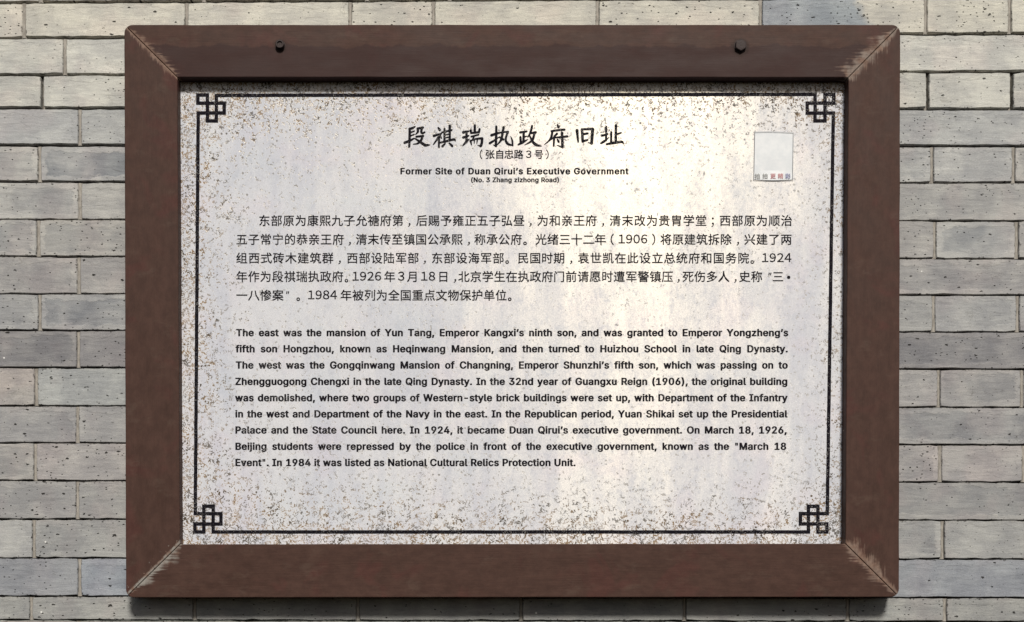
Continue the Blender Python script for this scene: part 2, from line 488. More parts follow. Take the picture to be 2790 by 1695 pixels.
    if not vertical:
        for bx_, bz_, br_ in ((-631.0, 1503.0, 24.0), (623.0, 1500.0, 30.0)):
            dd_ = m.vmath('DISTANCE', m.comb(X, 0.0, Z), (bx_, 0.0, bz_))
            dd_ = m.math('ADD', dd_, m.math('MULTIPLY', m.math('SUBTRACT', m.noise(o, 0.09, 4, 0.7), 0.5), 22.0))
            base = m.mix(m.ramp(dd_, br_, br_ - 12.0, 0, 0.65), base, lin(40, 25, 20))
            run = m.math('MULTIPLY', m.ramp(m.math('ABSOLUTE', m.math('SUBTRACT', X, bx_)), 10.0, 3.0), m.math('MULTIPLY', m.ramp(Z, bz_ - 60.0, bz_ - 15.0), m.ramp(Z, bz_ + 2.0, bz_ - 6.0)))
            base = m.mix(m.math('MULTIPLY', run, 0.35), base, lin(52, 28, 20))
    dust = m.ramp(m.noise(o, 0.9, 2, 0.5), 0.3, 0.7)
    base = m.mix(m.math('MULTIPLY', dust, 0.25), base, m.mix(1.0, base, (0.72, 0.72, 0.72), 'MULTIPLY'))
    v = m.t.nodes.new('ShaderNodeTexVoronoi'); m.set(v.inputs['Vector'], o); v.inputs['Scale'].default_value = 0.012
    fl = m.math('MULTIPLY', m.ramp(v.outputs['Distance'], 0.030, 0.020), m.math('GREATER_THAN', m.sep(v.outputs['Color'])[0], 0.86))
    base = m.mix(fl, base, lin(190, 170, 160))
    filler = m.mix(m.ramp(m.noise(o, 0.06, 4, 0.7), 0.35, 0.65), lin(112, 88, 76), lin(142, 118, 104))
    pale = corner(0.0, 0.35, 0.9, 0.15)
    filler = m.mix(m.math('MULTIPLY', pale, m.ramp(m.noise(o, 0.035, 3), 0.40, 0.58)), filler, lin(158, 156, 150))
    c = m.mix(m.math('MULTIPLY', peel, 0.82), base, filler)
    h = m.math('ADD', m.math('MULTIPLY', brush, 0.5), m.math('MULTIPLY', fine, 0.15))
    h = m.math('SUBTRACT', h, m.math('MULTIPLY', peel, 0.6))
    m.p(Base_Color=c, Roughness=m.ramp(n1, 0.3, 0.7, 0.55, 0.7), Specular_IOR_Level=0.2, Normal=m.bump(h, 0.5, 0.0008))
    return m.m
WH, WV = wood_material('brown_painted_wood_rail', False), wood_material('brown_painted_wood_stile', True)

# outer and inner corners in photo pixels: tl, tr, br, bl
OUT = [(338, 67), (2453.5, 67), (2450, 1627), (342.5, 1628.5)]
INN = [(483, 210.5), (2311.5, 211), (2303.5, 1481.5), (490, 1483)]
THK = 0.037
def board(i, mat, label=None):
    j = (i + 1) % 4
    A, B, b_, a_ = Vector(OUT[i]), Vector(OUT[j]), Vector(INN[j]), Vector(INN[i])
    g = 0.5
    t = (B - A).normalized()
    R = 22.0
    pts = []
    # rounded outer corner (this board's half of it)
    def half(Cn, tdir, inn):
        out = []
        nrm = Vector((-tdir.y, tdir.x))
        if nrm.dot(inn - Cn) < 0: nrm = -nrm
        c0 = Cn + tdir * R + nrm * R
        for k in range(0, 5):
            an = math.radians(45) * k / 4
            out.append(c0 - nrm * R * math.cos(an) - tdir * R * math.sin(an))
        return out
    hA = [p + t * g for p in half(A, t, a_)]
    hB = [p - t * g for p in half(B, -t, b_)]
    poly = hA[::-1] + hB + [b_ - t * g, a_ + t * g]
    # subdivide the long sides a little, with slight unevenness
    P2 = []
    n = len(poly)
    for k in range(n):
        p, q = poly[k], poly[(k + 1) % n]
        P2.append(p)
        d = (q - p).length
        if d > 300:
            m_ = int(d / 40)
            nn = Vector((-(q - p).y, (q - p).x)).normalized()
            for s_ in range(1, m_):
                f = s_ / m_
                P2.append(p.lerp(q, f) + nn * (mnoise.noise(Vector((f * m_ * 0.35, i * 7.0, k))) * 0.8 + random.uniform(-0.2, 0.2)))
    n = len(P2)
    cen = Q(*((A + B + b_ + a_) / 4))
    verts, faces = [], []
    rings = [(0.0, THK), (0.0, 0.0024), (0.35, 0.0012), (0.9, 0.0004), (2.2, 0.0)]
    # inward direction by polygon offset
    for ins, dy in rings:
        for k in range(n):
            p0, p1, p2 = P2[k - 1], P2[k], P2[(k + 1) % n]
            e1, e2 = (p1 - p0).normalized(), (p2 - p1).normalized()
            n1, n2 = Vector((-e1.y, e1.x)), Vector((-e2.y, e2.x))
            bis = (n1 + n2)
            if bis.length < 1e-6: bis = n1
            bis.normalize()
            s_ = max(0.5, bis.dot(n1))
            v = Q(p1.x + bis.x * ins / s_, p1.y + bis.y * ins / s_, 0)
            verts.append((v.x, dy, v.z))
    for r in range(len(rings) - 1):
        for k in range(n):
            l = (k + 1) % n
            faces.append((r * n + k, r * n + l, (r + 1) * n + l, (r + 1) * n + k))
    faces.append(tuple((len(rings) - 1) * n + k for k in range(n)))
    faces.append(tuple(k for k in range(n))[::-1])
    me = bpy.data.meshes.new('frame_board')
    me.from_pydata(verts, [], faces)
    bm = bmesh.new(); bm.from_mesh(me); bmesh.ops.recalc_face_normals(bm, faces=bm.faces); bm.to_mesh(me); bm.free()
    return link('frame_board', me, sign, mat, label)
board(0, WH, 'upper frame board with a plum brown tide mark and two bolts')
board(1, WV)
board(2, WH, 'lower frame board with paint scuffed off at both mitres')
board(3, WV)

# standoff battens between frame and wall
m = N('dark_batten_wood'); m.p(Base_Color=(0.03, 0.022, 0.018, 1), Roughness=0.8); BW = m.m
for x in (700, 2080):
    mv, mf = [], []
    a, b = Q(x - 40, 1560), Q(x + 40, 130)
    mbox((a.x, a.z), (b.x, b.z), THK + 0.0002, WALL - 0.0015)
    me = bpy.data.meshes.new('batten'); me.from_pydata(mv, [], mf)
    link('batten', me, sign, BW)
# backing board closing the sign behind the plate
mv, mf = [], []
a, b = Q(470, 1495), Q(2325, 198)
mbox((a.x, a.z), (b.x, b.z), 0.0245, THK - 0.003)
me = bpy.data.meshes.new('back_panel'); me.from_pydata(mv, [], mf)
link('back_panel', me, sign, BW)

# ------------------------------------------------------------------ the plate
PD = 0.0215           # plate face behind the frame's front
def plate_material():
    m = N('etched_stainless_plate')
    o = m.scale(m.obj(), (1 / S, 1 / S, 1 / S))
    s = m.sep(o)
    X, Z = s[0], s[2]
    # edge distances (u)
    eL = m.math('ADD', X, 905.0)
    eR = m.math('SUBTRACT', 915.0, X)
    eT = m.math('SUBTRACT', 1395.0, Z)
    eB = m.math('SUBTRACT', Z, 145.0)
    wob = m.math('MULTIPLY', m.math('SUBTRACT', m.noise(o, 0.006, 3, 0.6), 0.5), 110.0)
    def dec(e, L_, a):
        return m.math('MULTIPLY', m.math('EXPONENT', m.math('MULTIPLY', m.math('MAXIMUM', m.math('ADD', e, wob), 0.0), -1.0 / L_)), a)
    dens = m.math('ADD', m.math('ADD', dec(eL, 80.0, 0.85), dec(eR, 70.0, 0.55)), m.math('ADD', dec(eT, 95.0, 0.75), dec(eB, 95.0, 0.85)))
    dens = m.math('ADD', dens, m.ramp(X, 400.0, -800.0, 0.0, 0.10))
    dens = m.math('ADD', dens, m.ramp(Z, 500.0, 100.0, 0.0, 0.10))
    dens = m.math('ADD', dens, m.ramp(m.noise(o, 0.012, 3, 0.6), 0.45, 0.72, 0.0, 0.16))
    dens = m.math('MINIMUM', dens, 1.0)
    # wormy rust pits
    n1 = m.noise(o, 0.105, 2.0, 0.55, 0.6)
    n2 = m.noise(m.vmath('ADD', o, (300.0, 0, 77.0)), 0.10, 2.0, 0.6)
    ridge = m.math('ABSOLUTE', m.math('SUBTRACT', n1, 0.5))
    line = m.ramp(ridge, 0.062, 0.036)
    thr = m.ramp(dens, 0.0, 1.0, 0.64, 0.36, smooth=False)
    sel = m.ramp(n2, thr, m.math('ADD', thr, 0.035))
    worm = m.math('MULTIPLY', line, sel)
    # dots
    v = m.t.nodes.new('ShaderNodeTexVoronoi'); m.set(v.inputs['Vector'], o); v.inputs['Scale'].default_value = 0.085
    vc = m.sep(v.outputs['Color'])
    dsel = m.math('LESS_THAN', vc[0], m.ramp(dens, 0.0, 1.0, 0.06, 0.55, smooth=False))
    sz = m.math('ADD', m.math('MULTIPLY', vc[1], 0.14), 0.12)
    dots = m.math('MULTIPLY', m.ramp(v.outputs['Distance'], m.math('ADD', sz, 0.05), sz), dsel)
    pit = m.math('MAXIMUM', worm, dots)
    weak = m.ramp(m.noise(o, 0.02, 2), 0.35, 0.65, 0.72, 1.0)
    pit = m.math('MULTIPLY', pit, m.math('MULTIPLY', weak, m.ramp(dens, 0.05, 0.5, 0.62, 1.0)))
    # fainter grey tooth over everything
    tooth = m.ramp(m.noise(m.scale(o, (1, 1, 0.7)), 0.07, 5, 0.68, 0.5), 0.46, 0.68)
    streaks = m.noise(m.scale(o, (1.0, 1, 0.22)), 0.012, 5, 0.62, 0.4)
    base = m.mix(m.ramp(streaks, 0.35, 0.65), (0.61, 0.635, 0.715, 1), (0.70, 0.715, 0.765, 1))
    pink = m.noise(o, 0.007, 3, 0.6)
    base = m.mix(m.ramp(pink, 0.5, 0.68, 0, 0.55), base, m.mix(1.0, base, (1.04, 0.975, 1.0), 'MULTIPLY'))
    base = m.mix(m.ramp(pink, 0.48, 0.32, 0, 0.5), base, m.mix(1.0, base, (0.965, 1.0, 1.0), 'MULTIPLY'))
    base = m.mix(m.math('MULTIPLY', tooth, 0.5), base, m.mix(1.0, base, (0.80, 0.80, 0.81), 'MULTIPLY'))
    grn = m.noise(o, 0.30, 3, 0.7)
    base = m.mix(1.0, base, m.mix(m.ramp(grn, 0.3, 0.7), (0.92, 0.92, 0.92), (1.06, 1.06, 1.06)), 'MULTIPLY')
    rust = m.mix(m.ramp(m.noise(o, 0.03, 3), 0.40, 0.58), (0.085, 0.072, 0.058, 1), (0.27, 0.19, 0.115, 1))
    rust = m.mix(m.ramp(dens, 0.55, 0.2), rust, (0.20, 0.19, 0.18, 1))
    c = m.mix(pit, base, rust)
    met = m.math('MULTIPLY', m.math('SUBTRACT', 1.0, pit), 0.03)
    rg = m.math('ADD', m.ramp(streaks, 0.3, 0.7, 0.22, 0.28), m.math('MULTIPLY', m.math('SUBTRACT', grn, 0.5), 0.25))
    rg = m.math('ADD', rg, m.math('MULTIPLY', pit, 0.35), clamp=True)
    h = m.math('SUBTRACT', m.math('ADD', m.math('MULTIPLY', grn, 0.25), m.math('MULTIPLY', streaks, 0.9)), m.math('MULTIPLY', pit, 0.8))
    tg = m.comb(0.0, 0.0, 1.0)
    m.p(Base_Color=c, Metallic=met, Roughness=rg, Specular_IOR_Level=m.math('MULTIPLY', m.math('SUBTRACT', 1.0, pit), m.ramp(tooth, 0.0, 1.0, 1.0, 0.55)), Specular_Tint=(1.0, 0.80, 0.42, 1), Anisotropic=0.9, Tangent=tg, Normal=m.bump(h, 0.22, 0.0006, m.bump(m.noise(m.scale(o, (1.0, 1, 0.6)), 0.0045, 2, 0.5), 1.0, 0.0022)))
    return m.m
PM = plate_material()
mv, mf = [], []
a, b = Q(474, 1490), Q(2320, 203)
mbox((a.x, a.z), (b.x, b.z), PD, PD + 0.003)
me = bpy.data.meshes.new('plate'); me.from_pydata(mv, [], mf)
plate = link('plate', me, sign, PM)

# ------------------------------------------------------------------ print on the plate
def ink_material():
    m = N('black_etched_ink')
    o = m.scale(m.obj(), (1 / S, 1 / S, 1 / S))
    n = m.noise(o, 0.25, 3, 0.7)
    wear = m.ramp(m.noise(o, 0.02, 3, 0.6), 0.46, 0.66, 0.15, 1.0)
    c = m.mix(m.ramp(n, 0.45, 0.75, 0.0, 0.5), (0.006, 0.005, 0.009, 1), (0.022, 0.020, 0.024, 1))
    c = m.mix(m.math('MULTIPLY', wear, m.ramp(n, 0.55, 0.62, 0, 0.9)), c, (0.26, 0.25, 0.24, 1))
    m.p(Base_Color=c, Roughness=0.7, Specular_IOR_Level=0.06)
    return m.m
INK = ink_material()
ID = PD - 0.00025     # the print sits a hair proud of the plate

class Flat:
    """flat print collected into one mesh"""
    def __init__(self, d=ID): self.v, self.f, self.d = [], [], d
    def tri(self, pts, tris, dd=0.0):
        k = len(self.v)
        for x, y in pts:
            q = Q(x, y, self.d)
            self.v.append((q.x, self.d - dd, q.z))
        for t in tris: self.f.append(tuple(k + i for i in t))
    def build(self, name, mat, parent, label=None):
        me = bpy.data.meshes.new(name); me.from_pydata(self.v, [], self.f)
        bm = bmesh.new(); bm.from_mesh(me)
        for f in bm.faces:
            f.normal_update()
            if f.normal.y > 0: f.normal_flip()
        bm.to_mesh(me); bm.free()
        return link(name, me, parent, mat, label)

# border: one endless line that knots at each corner
BP = [(589.5, 260), (589.5, 329.5), (565, 329.5), (565, 259), (539, 259), (539, 281), (611, 281), (611, 308), (540, 308),
      (532, 1399.5), (602, 1399.5), (602, 1427.7), (531, 1427.7), (531, 1449.5), (555.4, 1449.5), (555.4, 1379.5), (581, 1379.5), (581, 1449.5),
      (2202.8, 1449.5), (2202.8, 1379.5), (2228.6, 1379.5), (2228.6, 1449.5), (2253, 1449.5), (2253, 1427.7), (2181, 1427.7), (2181, 1399.5), (2254, 1399.5),
      (2270.4, 308), (2199.4, 308), (2199.4, 281), (2271.5, 281), (2271.5, 257.5), (2247.7, 257.5), (2247.7, 329.5), (2220.7, 329.5), (2220.7, 257)]
bl = Flat()
HW = 4.8
for i in range(len(BP)):
    a, b = Vector(BP[i]), Vector(BP[(i + 1) % len(BP)])
    t = (b - a).normalized(); n_ = Vector((-t.y, t.x)) * HW
    a2, b2 = a - t * HW, b + t * HW
    k = max(1, int((b2 - a2).length / 30))
    rows = []
    for s_ in range(k + 1):
        p = a2.lerp(b2, s_ / k)
        j = random.uniform(-0.25, 0.25)
        rows += [tuple(p + n_ * (1 + j * 0.2)), tuple(p - n_ * (1 - j * 0.2))]
    bl.tri(rows, [(2 * s_, 2 * s_ + 1, 2 * s_ + 3, 2 * s_ + 2) for s_ in range(k)], dd=0.00002 * (i % 2))
bl.build('border_line', INK, plate)

# ---- brush calligraphy of the title
def stroke(F, pts, ws, ox, oy, k=7.7, dd=0.0):
    n = len(pts)
    ps = [Vector((ox + x / k, oy + y / k)) for x, y in pts]
    ww = [w_ / k / 2 for w_ in ws]
    C, W_ = [], []
    for i in range(n - 1):
        p0, p1, p2, p3 = ps[max(0, i - 1)], ps[i], ps[i + 1], ps[min(n - 1, i + 2)]
        for s_ in range(6):
            t = s_ / 6
            q = 0.5 * ((2 * p1) + (p2 - p0) * t + (2 * p0 - 5 * p1 + 4 * p2 - p3) * t * t + (3 * p1 - p0 - 3 * p2 + p3) * t ** 3)
            C.append(q); W_.append(ww[i] * (1 - t) + ww[i + 1] * t)
    C.append(ps[-1]); W_.append(ww[-1])
    L_, R_ = [], []
    for i, q in enumerate(C):
        d = (C[min(i + 1, len(C) - 1)] - C[max(i - 1, 0)])
        if d.length < 1e-6: d = Vector((1, 0))
        d.normalize(); nn = Vector((-d.y, d.x))
        L_.append(q + nn * W_[i]); R_.append(q - nn * W_[i])
    def cap(q, d, r):
        a0 = math.atan2(d.y, d.x)
        return [q + Vector((math.cos(a0 + an), math.sin(a0 + an))) * r for an in (-0.9, -0.3, 0.3, 0.9)]
    pts_, tr = [], []
    for a_, b_ in zip(L_, R_): pts_ += [tuple(a_), tuple(b_)]
    tr = [(2 * i, 2 * i + 1, 2 * i + 3, 2 * i + 2) for i in range(len(C) - 1)]
    F.tri(pts_, tr, dd)
    for q, r, d, l_, r_ in ((C[0], W_[0], C[0] - C[1], L_[0], R_[0]), (C[-1], W_[-1], C[-1] - C[-2], L_[-1], R_[-1])):
        c_ = cap(q, d, r * 0.95)
        fan = [tuple(q), ] + [tuple(p) for p in c_]
        e0, e1 = (l_, r_) if (c_[0] - l_).length < (c_[0] - r_).length else (r_, l_)
        fan = [tuple(q), tuple(e0)] + [tuple(p) for p in c_] + [tuple(e1)]
        F.tri(fan, [(0, i, i + 1) for i in range(1, len(fan) - 1)], dd + 0.00001)

A_, B_ = (1090, 320), (1400, 320)
TITLE = [
 (A_, [([(315, 192), (262, 222), (200, 245)], [26, 42, 52]), ([(205, 235), (200, 400), (193, 612)], [46, 46, 40]),
       ([(215, 318), (300, 285)], [34, 26]), ([(215, 390), (298, 355)], [30, 24]), ([(95, 532), (200, 490), (298, 438)], [48, 46, 26]),
       ([(368, 232), (372, 300), (325, 360)], [44, 44, 14]), ([(372, 232), (480, 212)], [42, 44]), ([(462, 215), (445, 300), (472, 330), (515, 310)], [44, 42, 42, 34]),
       ([(340, 405), (485, 388)], [36, 42]), ([(470, 392), (440, 480), (370, 545), (275, 562)], [46, 44, 34, 14]), ([(320, 445), (410, 505), (520, 578), (570, 580), (632, 576)], [26, 44, 56, 44, 12])]),
 (A_, [([(800, 215), (835, 262)], [30, 50]), ([(710, 388), (790, 360), (865, 338)], [50, 36, 30]), ([(850, 345), (790, 440), (700, 568)], [44, 42, 22]),
       ([(815, 440), (815, 622)], [42, 36]), ([(840, 395), (868, 432)], [40, 28]),
       ([(932, 240), (932, 500)], [40, 42]), ([(1042, 172), (1042, 485)], [46, 42]), ([(880, 315), (980, 290), (1082, 265)], [32, 34, 36]),
       ([(945, 370), (1010, 352)], [24, 24]), ([(945, 430), (1010, 415)], [24, 24]), ([(845, 528), (1000, 492), (1130, 462), (1160, 495)], [34, 42, 44, 20]),
       ([(948, 545), (890, 605)], [24, 46]), ([(1035, 540), (1095, 600)], [30, 46])]),
 (A_, [([(1328, 312), (1440, 288)], [54, 30]), ([(1325, 420), (1440, 385)], [46, 30]), ([(1395, 300), (1392, 490)], [42, 46]), ([(1322, 585), (1390, 512), (1455, 450)], [26, 48, 16]),
       ([(1568, 168), (1568, 320)], [44, 44]), ([(1482, 272), (1490, 330)], [46, 34]), ([(1490, 328), (1655, 308)], [36, 40]), ([(1668, 245), (1655, 312)], [40, 42]),
       ([(1495, 402), (1650, 362)], [34, 30]), ([(1560, 385), (1515, 475)], [32, 24]), ([(1478, 490), (1500, 578)], [42, 16]), ([(1475, 492), (1590, 452), (1715, 438)], [28, 32, 44]),
       ([(1722, 440), (1714, 540), (1690, 600)], [48, 48, 50]), ([(1692, 602), (1625, 582)], [40, 8]), ([(1558, 465), (1556, 545)], [32, 14]), ([(1622, 455), (1610, 555)], [32, 12])]),
 (A_, [([(2020, 188), (2016, 400), (2010, 600)], [40, 46, 46]), ([(2015, 602), (1950, 572)], [42, 8]), ([(1918, 375), (2060, 325)], [50, 44]), ([(1882, 542), (1980, 480), (2080, 410)], [46, 36, 16]),
       ([(2060, 330), (2130, 312), (2270, 300)], [30, 32, 34]), ([(2172, 205), (2150, 330), (2120, 470), (2035, 578)], [46, 46, 46, 14]),
       ([(2262, 302), (2222, 420), (2222, 500), (2270, 560), (2362, 584)], [40, 40, 42, 46, 22]), ([(2362, 590), (2352, 480), (2318, 392)], [32, 34, 8]), ([(2088, 412), (2165, 462)], [30, 44])]),
 (B_, [([(132, 315), (272, 292)], [42, 34]), ([(208, 310), (202, 510)], [44, 44]), ([(215, 412), (282, 390)], [34, 16]), ([(138, 412), (145, 540)], [42, 44]), ([(92, 572), (180, 525), (292, 462)], [30, 50, 14]),
       ([(384, 178), (350, 310), (295, 415)], [40, 42, 20]), ([(335, 335), (458, 312)], [30, 48]), ([(432, 320), (385, 480), (225, 580)], [42, 46, 10]), ([(325, 370), (395, 505), (470, 575), (588, 604)], [24, 46, 56, 8])]),
 (B_, [([(910, 142), (935, 200)], [14, 56]), ([(790, 288), (920, 268), (1062, 255)], [38, 40, 42]), ([(810, 290), (770, 450), (640, 572)], [42, 42, 10]),
       ([(905, 342), (790, 465)], [44, 16]), ([(846, 430), (836, 598)], [42, 32]), ([(850, 425), (1122, 398)], [30, 42]), ([(1010, 322), (1020, 610)], [50, 46]),
       ([(1026, 628), (900, 580)], [42, 6]), ([(915, 462), (940, 510)], [30, 42])]),
 (B_, [([(1325, 270), (1350, 515)], [56, 30]), ([(1430, 250), (1445, 508)], [50, 48]), ([(1420, 250), (1655, 240)], [36, 50]), ([(1655, 245), (1632, 545)], [60, 52]),
       ([(1450, 352), (1550, 335)], [42, 40]), ([(1450, 500), (1550, 470)], [44, 34]), ([(1635, 552), (1550, 520)], [36, 6])]),
 (B_, [([(1940, 198), (1935, 480)], [40, 42]), ([(1858, 380), (1970, 348)], [42, 34]), ([(1832, 540), (1900, 498), (2000, 418)], [38, 46, 10]),
       ([(2142, 168), (2140, 520)], [50, 46]), ([(2150, 355), (2250, 322)], [36, 30]), ([(2045, 308), (2040, 540)], [38, 42]), ([(1950, 560), (2120, 530), (2265, 512), (2298, 550)], [38, 48, 48, 18])]),
]
for base_, strokes in TITLE:
    F = Flat()
    for i, (p_, w_) in enumerate(strokes):
        stroke(F, p_, [q * 1.20 for q in w_], base_[0], base_[1], dd=0.000012 * i)
    F.build('title_character', INK, plate)

# ---- Chinese text, set with Blender's built-in font
_cache = {}
def glyph(ch):
    if ch not in _cache:
        cu = bpy.data.curves.new('t', 'FONT'); cu.body = ch; cu.resolution_u = 2
        o = bpy.data.objects.new('t', cu); col.objects.link(o)
        bpy.context.view_layer.update()
        me = o.evaluated_get(bpy.context.evaluated_depsgraph_get()).to_mesh()
        pts = [(v.co.x, v.co.y) for v in me.vertices]
        fs = [tuple(p.vertices) for p in me.polygons]
        _cache[ch] = (pts, fs)
        bpy.data.objects.remove(o); bpy.data.curves.remove(cu)
    return _cache[ch]
def put(F, ch, cx, base, size, bbox=False, bold=0.012, sy=1.0, shear=0.0):
    pts, fs = glyph(ch)
    if not pts: return
    ref = (min(p[0] for p in pts) + max(p[0] for p in pts)) / 2 if bbox else 0.5
    for n_, (dx, dy) in enumerate(((-bold, -bold), (bold, bold), (-bold, bold), (bold, -bold))):
        F.tri([(cx + (p[0] - ref + dx + shear * p[1]) * size, base - (p[1] + dy) * size * sy) for p in pts], fs, dd=0.000012 * n_)
EM = 32.0
LINES = [
 (613.2, [('c', '东部原为康熙九子允禟府第', 720.4, 33.07), ('b', '，', 1115), ('c', '后赐予雍正五子弘昼', 1149.4, 33.1), ('b', '，', 1445.3), ('c', '为和亲王府', 1479, 33),
          ('b', '，', 1642.7), ('c', '清末改为贵胄学堂', 1676.4, 33.4), ('b', '；', 1942), ('c', '西部原为顺治', 1975.8, 33.5)]),
 (664.4, [('c', '五子常宁的恭亲王府', 658.7, 32.85), ('b', '，', 952.8), ('c', '清末传至镇国公承熙', 985, 32.5), ('b', '，', 1277), ('c', '称承公府', 1307.8, 33), ('b', '。', 1430.4),
          ('c', '光绪三十二年', 1474.3, 32.3), ('b', '（', 1668), ('d', '１９０６', 1694, 1755), ('b', '）', 1781.2), ('c', '将原建筑拆除', 1814.8, 32.6), ('b', '，', 2010.4), ('c', '兴建了两', 2043, 33.1)]),
 (715.3, [('c', '组西式砖木建筑群', 658.7, 33.5), ('b', '，', 925.3), ('c', '西部设陆军部', 960, 33.2), ('b', '，', 1157), ('c', '东部设海军部', 1191, 33.4), ('b', '。', 1381.7), ('c', '民国时期', 1425.7, 32.6),
          ('b', '，', 1555.8), ('c', '袁世凯在此设立总统府和国务院', 1590, 33.5), ('b', '。', 2049.6), ('d', '１９２４', 2085, 2147)]),
 (765.8, [('c', '年作为段祺瑞执政府', 658.7, 32.7), ('b', '。', 944), ('d', '１９２６', 969, 1030), ('c', '年', 1061.8, 0), ('d', '３', 1093, 1093), ('c', '月', 1124.5, 0), ('d', '１８', 1156, 1177),
          ('c', '日', 1207.8, 0), ('b', '，', 1239.6), ('c', '北京学生在执政府', 1263.9, 32.5), ('c', '门前请愿时遭军警镇压', 1523.4, 32.8), ('b', '，', 1848.6), ('c', '死伤多人', 1874.8, 32.4),
          ('b', '，', 2003.8), ('c', '史称', 2029, 32.8), ('b', '"', 2094.5), ('c', '三', 2119.8, 0), ('b', '•', 2148.8)]),
 (816.6, [('c', '一八惨案', 658.7, 32.8), ('b', '"', 780.3), ('b', '。', 812.5), ('d', '１９８４', 848, 909), ('c', '年被列为全国重点文物保护单位', 943, 32.5), ('b', '。', 1388.8)]),
]
for base, segs in LINES:
    F = Flat()
    for s_ in segs:
        if s_[0] == 'c':
            for i, ch in enumerate(s_[1]): put(F, ch, s_[2] + i * s_[3], base, EM)
        elif s_[0] == 'b':
            ch = s_[1]
            if ch == '，': put(F, ch, s_[2], base + 1.5, EM * 0.9, True, shear=0.12)
            elif ch == '"': put(F, ch, s_[2], base - 3, EM * 0.85, True, shear=0.2)
            elif ch == '•': put(F, ch, s_[2], base + 2, EM * 1.1, True)
            elif ch == '。': put(F, ch, s_[2], base + 1.5, EM * 0.92, True, bold=0.02)
            else: put(F, ch, s_[2], base, EM, True)
        else:
            n_ = len(s_[1])
            for i, ch in enumerate(s_[1]):
                put(F, ch, s_[2] + (s_[3] - s_[2]) * i / max(1, n_ - 1), base - 1.5, EM, True)
    F.build('chinese_text_line', INK, plate)
F = Flat()
for ch, cx in (('张', 1334.8), ('自', 1361.4), ('忠', 1386.8), ('路', 1413), ('号', 1468.2)): put(F, ch, cx, 430.6, 26.5, bold=0.016)
put(F, '３', 1440.5, 430, 26.5, True, bold=0.014)
put(F, '（', 1310.5, 431, 27.5, True, bold=0.008); put(F, '）', 1491.5, 431, 27.5, True, bold=0.008)
F.build('chinese_text_line', INK, plate)

